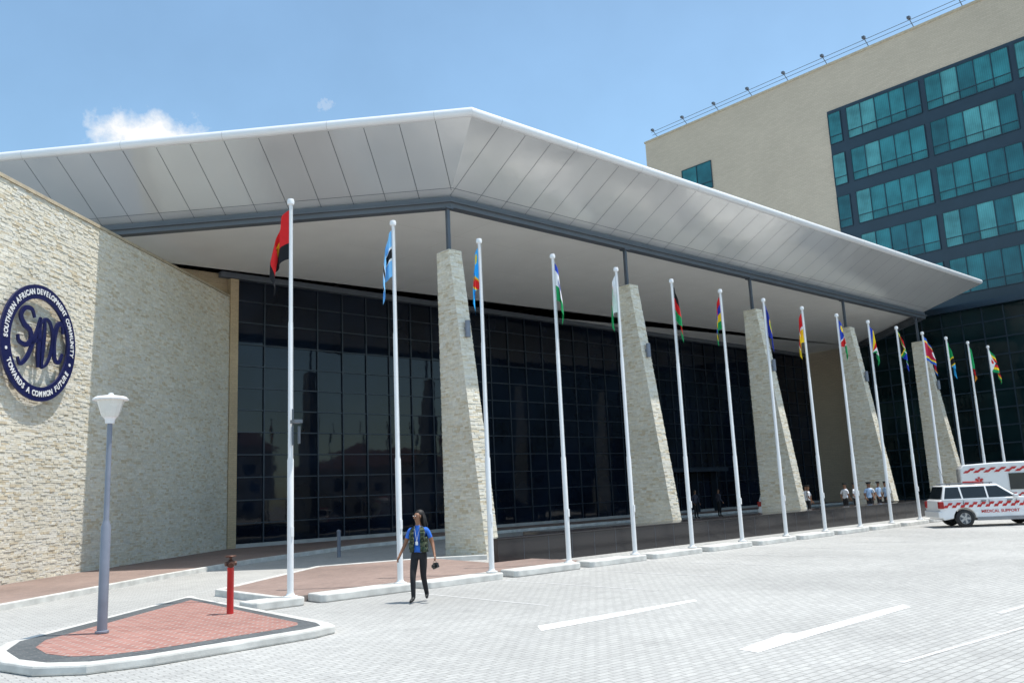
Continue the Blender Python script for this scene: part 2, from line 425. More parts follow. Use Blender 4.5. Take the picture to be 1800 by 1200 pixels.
# ------------------------------------------------------------ hall
OX,OY=17.66,21.25; QX,QY=18.96,24.3
LD=V((-.665,.747,0)).normalized(); UD=V((1,0,0))
hall=empty('conference_hall',(40,32,0),'modern hall with angular white canopy and dark glass front','building')
def HO(mb,name,mats,parent=None,**k):
    mb.v=[tuple(V(q)-V((40,32,0))) for q in mb.v]
    return mb.obj(name,mats,parent or hall,**k)
outer=[V((OX,OY,0))+LD*27,V((OX,OY,0)),V((62.9,21.25,0)),V((69.7,28.4,0))]
inner=[V((QX,QY,0))+LD*25.5,V((QX,QY,0)),V((60.2,24.3,0)),V((69.7,34.2,0))]
def sweep(mb,path,prof,m=0,closed=True):
    n=len(path); rings=[]
    for i,p in enumerate(path):
        ns=[]
        if i>0: d=(p-path[i-1]).normalized(); ns.append(V((d.y,-d.x,0)))
        if i<n-1: d=(path[i+1]-p).normalized(); ns.append(V((d.y,-d.x,0)))
        nn=ns[0] if len(ns)==1 else (ns[0]+ns[1])/(1+ns[0].dot(ns[1]))
        rings.append([p+nn*o+V((0,0,z)) for o,z in prof])
    k=len(prof)
    vs=[q for r in rings for q in r]; fs=[]
    for i in range(n-1):
        for j in range(k if closed else k-1):
            fs.append((i*k+j,i*k+(j+1)%k,(i+1)*k+(j+1)%k,(i+1)*k+j))
    if closed: fs+=[tuple(range(k)),tuple((n-1)*k+j for j in range(k-1,-1,-1))]
    mb.poly(vs,fs,m)
ZO=14.86; ZI=13.12
roof=MB()
rt=[outer[0],outer[1],outer[2],outer[3],V((69.7,45,0)),V((-2,52,0))]
roof.face([V((p.x,p.y,15.10)) for p in rt])
roof.face([V((p.x,p.y,14.95)) for p in reversed(rt)])
HO(roof,'roof',M_lip)
lip=MB(); pr=[]
for i in range(15):
    t=-math.pi/2+math.pi*i/14; pr.append((-.02+.17*math.cos(t),15.03+.175*math.sin(t)))
pr+=[(-.3,15.205),(-.3,14.855)]
sweep(lip,outer,pr)
for base,d,Ln in ((V((OX,OY,0)),LD,26),(V((OX,OY,0)),UD,45)):
    s=1.28
    nn=V((d.y,-d.x,0)); 
    if nn.dot(V((0,-1,0)))<0: nn=-nn
    while s<Ln:
        ring_=[(-.02+.174*math.cos(-math.pi/2+math.pi*i/8),15.03+.179*math.sin(-math.pi/2+math.pi*i/8)) for i in range(9)]
        for i in range(8):
            (o1,z1),(o2,z2)=ring_[i],ring_[i+1]
            p=base+d*s
            lip.face([p+nn*o1+V((0,0,z1)),p+d*.012+nn*o1+V((0,0,z1)),p+d*.012+nn*o2+V((0,0,z2)),p+nn*o2+V((0,0,z2))],1)
        s+=1.28*3
HO(lip,'fascia',[M_lip,M_conc])
# soffit panels
pn=MB(); bk=MB()
def wing(base,d,inw,w,s_off,Ltot,end_off):
    def pt(s,t,dz=0):
        return base+d*s+inw*(w*t)+V((0,0,ZO+(ZI-ZO)*t+dz))
    def tmax(s):
        a=1.0
        if s_off>0: a=min(a,s/s_off)
        if end_off>0: a=min(a,(Ltot-s)/end_off)
        return max(a,0)
    s=0.0; g=.011
    while s<Ltot-.01:
        e=min(s+1.28,Ltot)
        a,b=s+(g if s>0 else 0.01),e-g
        for (ta,tb) in ((.0,.87),(.876,1.0)):
            def seg(tl):
                xs=[a]
                for br in (s_off*tl,Ltot-end_off*tl if end_off else -1):
                    if a<br<b: xs.append(br)
                xs.append(b); xs=sorted(xs)
                return [pt(x,min(tl,tmax(x))) for x in xs]
            lo=seg(ta);hi=seg(tb)
            if (lo[0]-hi[0]).length<.01 and (lo[-1]-hi[-1]).length<.01: continue
            pts=[]
            for q in lo+hi[::-1]:
                if not pts or (pts[-1]-q).length>.004: pts.append(q)
            if (pts[0]-pts[-1]).length<.004: pts.pop()
            if len(pts)>=3: pn.face(pts)
        s=e
wing(V((OX,OY,0)),UD,V((0,1,0)),3.05,1.30,45.24,2.7)
LI=V((-LD.y,LD.x,0)); 
if LI.dot(V((1,1,0)))<0: LI=-LI
qo=V((QX-OX,QY-OY,0))
wing(V((OX,OY,0)),LD,LI,qo.dot(LI),qo.dot(LD),26.5,0)
for i in range(3):
    bk.face([outer[i]+V((0,0,ZO+.03)),outer[i+1]+V((0,0,ZO+.03)),inner[i+1]+V((0,0,ZI+.03)),inner[i]+V((0,0,ZI+.03))])
HO(pn,'soffit_panels',M_soff); HO(bk,'soffit_backing',M_steel)
ep=MB(); ep.face([outer[2]+V((0,0,ZO)),outer[3]+V((0,0,ZO)),inner[3]+V((0,0,ZI)),inner[2]+V((0,0,ZI))]); HO(ep,'soffit_end_panel',M_soff)
bm=MB(); sweep(bm,inner,[(.16,12.68),(.16,12.86),(.28,12.86),(.28,12.90),(.16,12.90),(.16,13.10),(-.2,13.10),(-.2,12.68)])
HO(bm,'edge_beam',M_beam)
ce=MB(); cp=[inner[0],inner[1],inner[2],inner[3],V((69.7,39.6,0)),V((-2,39.6,0))]
ce.face([V((p.x,p.y,13.105)) for p in reversed(cp)])
M_joint=plain('joint_grey',(.70,.68,.64),.8)
for u in [QX+3.2*i for i in range(1,13)]:
    ce.face([(u,24.6,13.101),(u+.015,24.6,13.101),(u+.015,38.4,13.101),(u,38.4,13.101)],1)
for v_ in (28,31.5,35):
    ce.face([(18,v_,13.1),(62,v_,13.1),(62,v_+.015,13.1),(18,v_+.015,13.1)],1)
HO(ce,'ceiling',[M_ceil,M_joint])
# glass front
gl=MB(); pr2=random.Random(11); U0_,U1_=17.0,69.9; pw=1.45; ph_=1.06; vv=38.8
u=U0_
while u<U1_-.01:
    e=min(u+pw,U1_); z=.16
    while z<12.8:
        ze=min(z+ph_,12.85); tx=pr2.gauss(0,.0016); tz=pr2.gauss(0,.0016)
        gl.face([(u,vv-tx-tz,z),(e,vv+tx-tz,z),(e,vv+tx+tz,ze),(u,vv-tx+tz,ze)])
        z=ze
    u=e
HO(gl,'glazing',M_glass)
mu=MB(); u=U0_
while u<=U1_+.1:
    mu.box((u-.03,vv-.08,.16),(u+.03,vv-.012,12.85)); u+=pw
z=.16
while z<12.9:
    mu.box((U0_,vv-.065,z-.025),(U1_,vv-.014,z+.025)); z+=ph_
HO(mu,'mullions',M_mull)
hd=MB(); hd.box((16.1,38.45,12.82),(69.9,38.78,13.09)); HO(hd,'window_head',M_beam)
pl=MB(); pl.box((17,38.62,.10),(69.9,38.8,.30)); HO(pl,'plinth',M_conc)
en=MB()
for u in (47.0,49.4,51.8,54.2): en.box((u-.06,38.2,.13),(u+.06,38.70,3.0))
en.box((46.6,37.4,3.0),(54.6,38.70,3.25)); HO(en,'entrance_porch',M_mull)
bw=MB(); bw.box((2.0,38.95,8),(16.9,39.4,13.09)); bw.box((16.6,38.5,.13),(17.0,38.9,12.8)); HO(bw,'brick_wall',M_brick2)
hb=MB(); hb.box((17.05,38.9,0),(69.9,52,13.0)); HO(hb,'hall_volume',M_beam)

# columns
CU=[18.85,28.9,38.9,48.9,59.0]
def column_mesh():
    r=random.Random(21); mb=MB(); H_=10.95; hw=.27
    vb=.36; vtf=-.36; vbf=-1.88
    def front(z): return vbf+(vtf-vbf)*z/H_
    clad(mb,(-hw,0,0),(0,-1,0),(0,0,1),(-1,0,0),H_,lambda z:(-vb,-front(z)),r)
    clad(mb,(hw,0,0),(0,-1,0),(0,0,1),(1,0,0),H_,lambda z:(-vb,-front(z)),r)
    sl=V((0,(vtf-vbf)/H_,1))
    clad(mb,(0,vbf,0),(1,0,0),sl,(0,-1,0),H_,lambda z:(-hw-.02,hw+.02),r)
    clad(mb,(0,vb,0),(1,0,0),(0,0,1),(0,1,0),H_,lambda z:(-hw-.02,hw+.02),r)
    core=MB()
    vs=[(-hw,vbf,0),(hw,vbf,0),(hw,vb,0),(-hw,vb,0),(-hw,vtf,H_),(hw,vtf,H_),(hw,vb,H_),(-hw,vb,H_)]
    core.poly(vs,[(0,3,2,1),(4,5,6,7),(0,1,5,4),(1,2,6,5),(2,3,7,6),(3,0,4,7)])
    return mb,core
mb,core=column_mesh()
c0=mb.obj('column',M_stone,hall,loc=(CU[0]-40,24.3-32,0))
core.obj('column_core',M_stoneback,c0)
pt=MB(); pt.tube((0,0,10.9),(0,0,12.7),.09,n=4); pt.box((-.16,-.16,10.96),(.16,.16,11.0)); pt.box((-.16,-.16,12.62),(.16,.16,12.675)); pt.obj('steel_post',M_steel,c0)
lm=MB(); zc=7.9; fy=-1.88+1.52*zc/10.95
lm.tube((.02,fy-.15,zc-.3),(.02,fy-.15,zc+.3),.095,n=14); lm.box((-.03,fy-.1,zc-.06),(.07,fy+.0,zc+.06)); lm.obj('wall_lamp',M_lamppost,c0,smooth=True)
for u in CU[1:]:
    e=c0.copy(); COL.objects.link(e); e.location=(u-40,24.3-32,0)
    for ch in [c for c in bpy.data.objects if c.parent==c0]:
        k=ch.copy(); COL.objects.link(k); k.parent=e

# granite planter wall
PH=.74
gp=MB(); gp.box((0,0,0),(30.0,.35,PH)); gp.box((3.6,.351,0),(3.95,2.9,PH)); gp.box((29.65,.351,0),(30.0,2.9,PH))
pe=empty('planter_wall',(16.15,19.0,0),'low polished black granite wall below the stone columns','wall')
gp.obj('granite_body',M_granite,pe,bevel=.01)
gq=MB(); gq.box((-.03,-.03,PH+.001),(30.03,.38,PH+.04)); gq.obj('granite_coping',M_granite,pe,bevel=.008)
gs=MB(); gs.box((3.951,.351,.3),(29.64,2.9,PH-.06)); gs.obj('granite_bed',M_granite,pe)
gj=MB()
for i in range(1,30): gj.box((i*1.0,-.004,.02),(i*1.0+.012,-.001,PH-.01))
gj.obj('stone_joints',M_steel,pe)

# ------------------------------------------------------------ office tower
TU=70.0
tw=empty('office_tower',(TU,34,0),'tall tan brick office block with teal window bands','building')
def TO(mb,name,mats,parent=None,**k):
    mb.v=[tuple(V(q)-V((TU,34,0))) for q in mb.v]
    return mb.obj(name,mats,parent or tw,**k)
m=MB(); m.box((TU,-12,0),(TU+26,54.9,38.75)); TO(m,'brick_wall',M_brick)
m=MB(); m.box((TU-.08,-12.1,38.75),(TU+26.1,55.0,38.95)); TO(m,'parapet_coping',M_cap)
m=MB(); m.box((TU-.06,-12,14.4),(TU-.001,34.2,34.5)); TO(m,'dark_cladding',M_tealframe)
wr=random.Random(9)
WHH=2.85
def window(wd,npan):
    gm=MB(); fm=MB(); hh=WHH; pwid=wd/npan
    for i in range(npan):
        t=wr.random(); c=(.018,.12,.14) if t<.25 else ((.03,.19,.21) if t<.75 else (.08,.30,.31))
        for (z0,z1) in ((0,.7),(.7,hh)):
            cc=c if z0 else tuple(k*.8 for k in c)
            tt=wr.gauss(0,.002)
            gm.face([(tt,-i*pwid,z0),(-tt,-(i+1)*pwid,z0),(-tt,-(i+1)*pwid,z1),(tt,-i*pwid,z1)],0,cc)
    for i in range(npan+1): fm.box((-.07,-i*pwid-.025,0),(-.004,-i*pwid+.025,hh))
    for z in (0,.7,hh): fm.box((-.06,-wd,z-.025),(-.005,0,z+.025))
    return gm,fm
for row in range(6):
    zt=34.2-3.88*row
    for bi,(v1,wd,npn) in enumerate(((34.15,1.15,1),(32.45,6.35,5),(25.65,6.35,5),(18.85,6.35,5),(12.05,6.35,5))):
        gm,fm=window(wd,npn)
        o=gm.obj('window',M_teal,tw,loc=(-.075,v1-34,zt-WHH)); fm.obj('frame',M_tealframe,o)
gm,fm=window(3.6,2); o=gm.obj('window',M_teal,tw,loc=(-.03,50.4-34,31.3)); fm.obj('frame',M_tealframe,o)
m=MB(); v_=-8.0
pg=random.Random(4)
while v_<33.5:
    z=.2
    while z<13.9:
        a=pg.gauss(0,.003); m.face([(TU-1.0+a,v_,z),(TU-1.0-a,v_+1.5,z),(TU-1.0-a,v_+1.5,z+1.3),(TU-1.0+a,v_,z+1.3)]); z+=1.3
    v_+=1.5
TO(m,'podium_glazing',M_lowglass)
m=MB(); v_=-8.0
while v_<33.6: m.box((TU-1.09,v_-.04,0),(TU-1.01,v_+.04,14.3)); v_+=1.5
z=.2
while z<14.6: m.box((TU-1.08,-8,z-.05),(TU-1.012,33.9,z+.05)); z+=1.3
m.box((TU-1.6,-8,14.3),(TU-.1,34.1,14.75)); m.box((TU-1.3,33.9,0),(TU-.1,34.15,14.3))
TO(m,'podium_frame',M_tealframe)
m=MB()
for dx,z in ((-.62,39.38),(-.45,39.1)): m.tube((TU+dx,-10,z),(TU+dx,53.5,z),.025,n=6)
v_=53.2
while v_>-10:
    m.tube((TU+.1,v_,38.9),(TU-.8,v_,39.5),.035,n=6); m.box((TU-.92,v_-.12,39.42),(TU-.62,v_+.12,39.62)); v_-=3.9
TO(m,'rooftop_rail',M_steel)

# ------------------------------------------------------------ flagpoles
fp=empty('flagpole',(PU[0],PV,0),'tall slim white flagpole standing in the kerb row','flagpole',group='flagpoles in front of the hall')
m=MB(); m.lathe([(.066,.15),(.066,2.9),(.054,2.95),(.050,5.8),(.041,5.85),(.035,8.45)],14); m.obj('shaft',M_pole,fp,smooth=True)
m=MB(); m.lathe([(0,.165),(.14,.165),(.14,.19),(.09,.2),(.075,.24),(.0,.24)],14); m.obj('base_plate',M_pole,fp,smooth=True)
m=MB(); m.lathe([(.0,8.44),(.07,8.44),(.08,8.50),(.065,8.56),(0,8.58)],14); m.obj('cap',M_white,fp,smooth=True)
m=MB(); m.box((-.03,-.092,1.35),(.03,-.055,1.55)); m.tube((.02,-.058,1.55),(.02,-.045,8.4),.005,n=5); m.obj('halyard_box',M_pole,fp)
poles=[fp]+[copy_thing(fp,(PU[k],PV+.0,0)) for k in range(1,16)]
poles[0]['label']='tall white flagpole with a small camera clamped halfway'
m=MB(); m.box((-.05,-.28,0),(.13,-.08,.07)); m.tube((.1,-.18,-.06),(.1,-.18,-.42),.03,n=8); m.tube((0,-.1,-.45),(0,-.1,.3),.02,n=6)
m.obj('clamped_camera',M_steel,poles[0],loc=(0,0,3.65))

# flags
BK=(.012,.012,.014);RD=(.66,.02,.022);YL=(.88,.62,.02);GR=(.01,.30,.09);WT=(.82,.82,.82);BL=(.02,.06,.48);LB=(.22,.54,.88);OR=(.8,.3,.03)
def stripes(cols,s,t,vert=False):
    x=s if vert else t
    tot=sum(c[1] for c in cols); a=0
    for c,wq in cols:
        a+=wq/tot
        if x<=a: return c
    return cols[-1][0]
def disc(s,t,cx,cy,r): return ((s-cx)*1.5)**2+(t-cy)**2<r*r
def f_ang(s,t):
    if disc(s,t,.42,.56,.20) and not disc(s,t,.47,.52,.09): return YL
    return RD if t<.58+.1*(s<.3) else BK
def f_bot(s,t):
    if abs(t-.5)<.10: return BK
    if abs(t-.5)<.14: return WT
    return LB
def f_drc(s,t):
    d=t-(.95-s*.9)
    if s<.32 and t<.38 and disc(s,t,.15,.2,.13): return YL
    if abs(d)<.12: return RD
    if abs(d)<.17: return YL
    return (.03,.42,.88)
def f_les(s,t):
    if disc(s,t,.5,.45,.09): return BK
    return stripes([(BL,2),(WT,4),(GR,4)],s,t)
def f_mad(s,t): return WT if s<.40 else (RD if t<.06 else GR)
def f_mal(s,t): return stripes([(BK,1),(RD,1),(GR,1)],s,t)
def f_mau(s,t): return stripes([(RD,1),(BL,1),(YL,1),(GR,1)],s,t)
def f_sad(s,t):
    if disc(s,t,.5,.5,.3): return GR if disc(s,t,.5,.5,.2) else YL
    return (.02,.04,.34)
def f_moz2(s,t):
    if t<.45: return RD
    if t<.55: return WT
    return YL
def f_nam(s,t):
    d=t-(1-s)
    if abs(d)<.14: return RD
    if abs(d)<.19: return WT
    if d<0: return YL if disc(s,t,.2,.27,.14) else BL
    return GR
def f_sey(s,t):
    a=math.atan2(1-t,s*1.3+1e-4)
    return [GR,WT,RD,YL,BL][min(4,int(a/(math.pi/2)*5))]
def f_sa(s,t):
    if s<.42*(1-abs(2*t-1))-.06: return BK
    if s<.42*(1-abs(2*t-1)): return YL
    if abs(t-.5)<.1 : return GR
    if abs(t-.5)<.16 : return WT
    if s<.45*(1-abs(2*t-1))+.12: return GR
    return RD if t<.5 else (.01,.04,.40)
def f_swa(s,t):
    if disc(s,t,.5,.5,.17): return WT if s<.5 else BK
    return stripes([((.03,.12,.5),2),(YL,1),((.5,.02,.06),9),(YL,1),((.03,.12,.5),2)],s,t)
def f_tan(s,t):
    d=t-(1-s)
    if abs(d)<.13: return BK
    if abs(d)<.19: return YL
    return GR if d<0 else (.03,.35,.7)
def f_zam(s,t):
    if s>.45 and t>.3: return stripes([(RD,1),(BK,1),(OR,1)],(s-.45)/.55,t,True)
    return GR
def f_zim(s,t):
    if s<.25*(1-abs(2*t-1)): return RD if disc(s,t,.10,.5,.1) else WT
    return stripes([(GR,1),(YL,1),(RD,1),(BK,1),(RD,1),(YL,1),(GR,1)],s,t)
FL=[(f_ang,-1,.50,'limp red and black flag with yellow emblem'),(f_bot,-1,.25,'limp light blue flag with black band'),(f_drc,-.6,.18,'limp sky blue flag with red diagonal'),
(f_les,1,.20,'limp blue, white and green striped flag'),(f_mad,-1,.20,'limp white and green flag'),(f_mal,1,.22,'limp black, red and green striped flag'),(f_mau,-.6,.20,'limp flag in red, blue, yellow and green'),
(f_sad,.6,.18,'limp navy flag with green and yellow emblem'),(f_moz2,-.6,.22,'limp red, white and yellow flag'),(f_nam,1,.24,'limp flag with blue, red, green diagonals'),(f_sey,1,.27,'limp flag with five coloured rays'),
(f_sa,1,.30,'limp green, blue, white and black flag'),(f_swa,1,.52,'limp blue, yellow and crimson flag'),(f_tan,.8,.27,'limp green, black and blue diagonal flag'),(f_zam,.6,.22,'limp green flag with orange corner'),(f_zim,1,.50,'limp green, yellow, red striped flag')]
fr=random.Random(2)
for k,(fn,sg,W_,lab) in enumerate(FL):
    mb=MB(); ns,ntt=48,40; ph0=fr.uniform(0,6); ext=1.0+fr.uniform(-.06,.10); hoist=1.12
    dirx=V((math.cos(A),-math.sin(A),0)) if sg>0 else -V((math.cos(A),-math.sin(A),0))
    dirx=Matrix.Rotation(fr.uniform(-.3,.3),3,'Z')@dirx
    ny=V((-dirx.y,dirx.x,0)); grid=[]
    for i in range(ns+1):
        s=i/ns; row=[]
        for j in range(ntt+1):
            t=j/ntt
            amp=.075*min(1,s*4)*(.7+.5*t)
            wv=math.sin(s*11+ph0+t*1.1); wx=math.cos(s*11+ph0+t*1.1)
            body=1-math.exp(-3.6*s)
            x=.04+W_*body*(.62+.42*min(1,t*1.1+s*.5))*(1-.22*s)+amp*.55*wx*min(1,W_*2.6)
            z=-t*hoist*(1-.22*s)-ext*(s**1.25)*(1-.10*t)-.03*math.sin(s*9+ph0)*t
            row.append(dirx*x+ny*(amp*wv)+V((0,0,z)))
        grid.append(row)
    idx=lambda i,j:i*(ntt+1)+j
    mb.v+=[tuple(q) for r_ in grid for q in r_]
    for i in range(ns):
        for j in range(ntt):
            mb.f.append((idx(i,j),idx(i+1,j),idx(i+1,j+1),idx(i,j+1))); mb.m.append(0); mb.c.append(fn((i+.5)/ns,(j+.5)/ntt))
    mb.obj('flag',M_cloth,loc=(PU[k],PV,8.32),smooth=True,sharp=180,label=lab+' on a white pole',category='flag',group='national flags on the poles')

# ------------------------------------------------------------ traffic island
ic=[(7.55,19.3),(7.42,18.6),(7.16,12.7),(7.04,12.25),(6.6,12.08),(4.2,11.95),(3.4,12.1),(2.9,12.6),(2.7,13.4),(2.75,14.5),(3.15,15.35),(7.45,19.3)]
i1=[(7.32,18.85),(6.97,12.75),(6.86,12.4),(6.5,12.28),(4.2,12.16),(3.5,12.3),(3.1,12.75),(2.92,13.4),(2.97,14.4),(3.32,15.25),(7.24,18.9)]
i2=[(7.12,18.3),(6.78,13.0),(6.66,12.75),(6.35,12.62),(4.3,12.5),(3.75,12.6),(3.42,12.95),(3.27,13.5),(3.32,14.3),(3.6,14.95)]
ie=empty('traffic_island',(5,14.5,0),'triangular red brick traffic island with white kerb','traffic island')
def rel(pts): return [(x-5,y-14.5) for x,y in pts]
m=MB(); m.prism(rel(ic),0,.13); m.obj('kerb',M_kerb,ie,bevel=.03)
m=MB(); m.prism(rel(i1),.05,.134); m.obj('dark_paving_border',M_darkpave,ie)
m=MB(); m.prism(rel(i2),.06,.138); m.obj('brick_paving',M_red,ie)

sl_=empty('street_lamp',(4.38,14.85,.138),'grey post lamp with opal lantern on brick island','street lamp')
sl_.scale=(.95,.95,.942)
m=MB(); m.lathe([(0,.012),(.11,.012),(.11,.04),(.080,.05),(.080,1.75),(.055,1.82),(.048,1.86),(.042,3.55)],18); m.obj('post',M_lamppost,sl_,smooth=True)
m=MB(); m.lathe([(0,3.5),(.075,3.5),(.08,3.56),(.10,3.60),(.12,3.62),(.0,3.62)],16); m.obj('collar',M_white,sl_,smooth=True)
m=MB(); m.lathe([(.0,3.60),(.12,3.61),(.15,3.66),(.19,3.80),(.225,3.91),(.0,3.91)],12); m.obj('lantern',M_lampglass,sl_,smooth=True,sharp=25)
m=MB(); m.lathe([(.0,3.905),(.285,3.905),(.29,3.93),(.25,3.965),(.14,3.985),(.05,3.99),(.04,4.03),(0,4.04)],12); m.obj('lid',M_white,sl_,smooth=True,sharp=25)
hy=empty('fire_hydrant',(6.62,15.2,.138),'red standpipe hydrant with bronze valve head','hydrant')
m=MB(); m.lathe([(0,0),(.060,0),(.060,.79),(.066,.80),(0,.81)],16); m.obj('standpipe',M_redp,hy,smooth=True)
m=MB(); m.lathe([(0,.81),(.055,.81),(.075,.84),(.075,.89),(.05,.92),(.025,.94),(.025,.98)],14); m.lathe([(0,.98),(.09,.98),(.10,.995),(.09,1.01),(0,1.01)],14)
m.tube((-.10,0,.865),(.10,0,.865),.04,n=12); m.tube((0,0,.865),(-.05,-.13,.84),.045,n=12); m.obj('valve_head',M_bronze,hy,smooth=True)
m=MB(); m.lathe([(0,0),(.07,0),(.07,.9),(.078,.91),(.078,.96),(.05,.99),(0,1.0)],14)
m.obj('bollard',M_lamppost,loc=(16.6,28.6,0),smooth=True,label='short grey steel bollard in the shaded drive',category='bollard')

# ------------------------------------------------------------ people
def mk(c,rough=.8,name='cloth'): return plain(name,c,rough,var=.25,scale=9)
M_skin=plain('skin_brown',(.26,.125,.07),.5,var=.08); M_hair=plain('black_hair',(.012,.010,.009),.6,var=.3,scale=30)
M_blue=mk((.03,.15,.60),.85,'blue_tshirt'); M_trous=mk((.012,.012,.015),.85,'black_trousers'); M_shoe=mk((.01,.01,.01),.4,'black_shoes')
M_wshirt=mk((.74,.75,.78),.85,'white_shirt'); M_lbshirt=mk((.38,.52,.72),.85,'light_blue_shirt')
def camo():
    m,nt,b=mat_new('camouflage_cloth'); v=coords(nt)
    n=noise(nt,v,22,2); x=mixc(nt,maprange(nt,n,.48,.52,0,1),(.012,.02,.014),(.09,.10,.055)); n2=noise(nt,v,31,2)
    x=mixc(nt,maprange(nt,n2,.57,.6,0,1),x,(.02,.06,.03)); L(nt,x,b.inputs['Base Color']); b.inputs['Roughness'].default_value=.9; return m
M_camo=camo()
def person(loc,rotz,label,shirt,trous,pose,detail=True,group=None,sleeve=.6,cat='person'):
    J={'pel':((0,0,.95),(.135,.10)),'spi':((0,0,1.10),(.125,.092)),'che':((0,0,1.30),(.155,.105)),'nb':((0,-.005,1.45),(.08,.065)),'nk':((0,.005,1.53),(.050,.05)),
       'jaw':((0,.03,1.585),(.060,.068)),'hd':((0,.015,1.66),(.078,.092)),'top':((0,.0,1.725),(.060,.072))}
    E=[('pel','spi','s'),('spi','che','s'),('che','nb','s'),('nb','nk','k'),('nk','jaw','k'),('jaw','hd','k'),('hd','top','k')]
    hp=pose
    for sd_,x in (('l',-1),('r',1)):
        sh=V((.175*x,0,1.40)); el=V(hp['el'+sd_]); wr_=V(hp['wr'+sd_]); kn=V(hp['kn'+sd_]); an=V(hp['an'+sd_])
        J['sh'+sd_]=(sh,(.062,.06)); J['el'+sd_]=(el,(.042,.042)); J['wr'+sd_]=(wr_,(.028,.024))
        hdn=(wr_-el).normalized(); palm=wr_+hdn*.07; J['pa'+sd_]=(palm,(.020,.036))
        J['hi'+sd_]=(V((.085*x,0,.90)),(.092,.098)); J['kn'+sd_]=(kn,(.062,.062)); J['an'+sd_]=(an,(.045,.045))
        toe=an+V((.03*x,.15,-.045)); J['to'+sd_]=(toe,(.042,.028)); 
        E+=[('che','sh'+sd_,'s'),('sh'+sd_,'el'+sd_,'a'),('el'+sd_,'wr'+sd_,'f'),('wr'+sd_,'pa'+sd_,'k'),('pel','hi'+sd_,'t'),('hi'+sd_,'kn'+sd_,'t'),('kn'+sd_,'an'+sd_,'t'),('an'+sd_,'to'+sd_,'o')]
        if detail:
            side=hdn.cross(V((x,0,0))).normalized()
            for q,(off,ln) in enumerate(((-.030,.060),(-.010,.072),(.010,.068),(.028,.052))):
                a=palm+side*off+hdn*.02; b=a+hdn*ln*.55+V((-.008*x,0,0)); c=b+hdn*ln*.4+V((-.025*x,.0,0))
                for nme,pp in (('a',a),('b',b),('c',c)): J['f%s%d%s'%(sd_,q,nme)]=(pp,(.0095,.0095))
                E+=[('pa'+sd_,'f%s%da'%(sd_,q),'k'),('f%s%da'%(sd_,q),'f%s%db'%(sd_,q),'k'),('f%s%db'%(sd_,q),'f%s%dc'%(sd_,q),'k')]
            a=wr_+hdn*.03+V((0,.035,0)); b=a+hdn*.04+V((-.005*x,.015,0)); J['t%sa'%sd_]=(a,(.012,.012)); J['t%sb'%sd_]=(b,(.010,.010))
            E+=[('wr'+sd_,'t%sa'%sd_,'k'),('t%sa'%sd_,'t%sb'%sd_,'k')]
    hr=Matrix.Rotation(hp.get('head',0),3,'Z')@Matrix.Rotation(hp.get('nod',0),3,'X'); piv=V((0,.005,1.55))
    for kk in ('jaw','hd','top'): J[kk]=(piv+hr@(V(J[kk][0])-piv),J[kk][1])
    keys=list(J); me=bpy.data.meshes.new('body'); me.from_pydata([tuple(J[k][0]) for k in keys],[(keys.index(a),keys.index(b)) for a,b,_ in E],[])
    o=bpy.data.objects.new('tmp',me); COL.objects.link(o)
    sk_=o.modifiers.new('s','SKIN'); sk_.use_smooth_shade=True
    lay=me.skin_vertices[0] if me.skin_vertices else None
    if lay is None:
        bpy.context.view_layer.objects.active=o; bpy.ops.mesh.customdata_skin_add(); lay=me.skin_vertices[0]
    for i,k in enumerate(keys): lay.data[i].radius=J[k][1]; lay.data[i].use_root=(k=='pel')
    ss=o.modifiers.new('u','SUBSURF'); ss.levels=2 if detail else 1; ss.render_levels=ss.levels
    dg=bpy.context.evaluated_depsgraph_get(); dg.update(); nm=bpy.data.meshes.new_from_object(o.evaluated_get(dg)); bpy.data.objects.remove(o)
    for mt in (M_skin,shirt,trous,M_shoe): 
        nm.materials.append(mt)
    segs=[(V(J[a][0]),V(J[b][0]),t) for a,b,t in E]
    for pg_ in nm.polygons:
        c=pg_.center; best=9
        for a,b,t in segs:
            ab=b-a; u_=max(0,min(1,(c-a).dot(ab)/ab.length_squared)); d=(c-(a+ab*u_)).length-(.03 if t=='s' else 0)
            if d<best: best=d; bt,bu=t,u_
        if bt=='s': mi=1 if c.z<1.47 else 0
        elif bt=='a': mi=1 if bu<sleeve else 0
        elif bt=='f': mi=1 if sleeve>1.5 else 0
        elif bt=='t': mi=2
        elif bt=='o': mi=3
        else: mi=0
        if mi==2 and c.z>1.0: mi=1
        if mi==1 and c.z<.96 and bt=='s': mi=2
        pg_.material_index=mi; pg_.use_smooth=True
    e=empty('person',loc,label,cat,rotz,group)
    b=bpy.data.objects.new('body',nm); COL.objects.link(b); b.parent=e
    def HT(q): return piv+hr@(V(q)-piv)
    return e,HT
pose_walk={'ell':(-.26,-.06,1.13),'wrl':(-.33,.06,.92),'elr':(.28,-.04,1.14),'wrr':(.38,.05,.91),'knl':(-.07,-.02,.50),'anl':(-.075,-.24,.12),'knr':(.09,.17,.51),'anr':(.085,.17,.085),'nod':rad(-3)}
PL=V((10.1,14.3,0)); face=V((-.78,-.63,0)).normalized()
rz=math.atan2(face.y,face.x)-math.pi/2
pose_walk['head']=rad(-30)
e,HT=person(tuple(PL),rz,'person walking in blue t-shirt, camouflage vest and black trousers',M_blue,M_trous,pose_walk)
m=MB(); r=random.Random(1)
for i in range(9):
    for j in range(16):
        def sp(i,j):
            th=math.pi*.56*i/9; ph=2*math.pi*j/16; return HT((.092*math.sin(th)*math.cos(ph),-.032+.098*math.sin(th)*math.sin(ph)-.02,1.69+.092*math.cos(th)))
        m.face([sp(i,j),sp(i+1,j),sp(i+1,j+1),sp(i,j+1)])
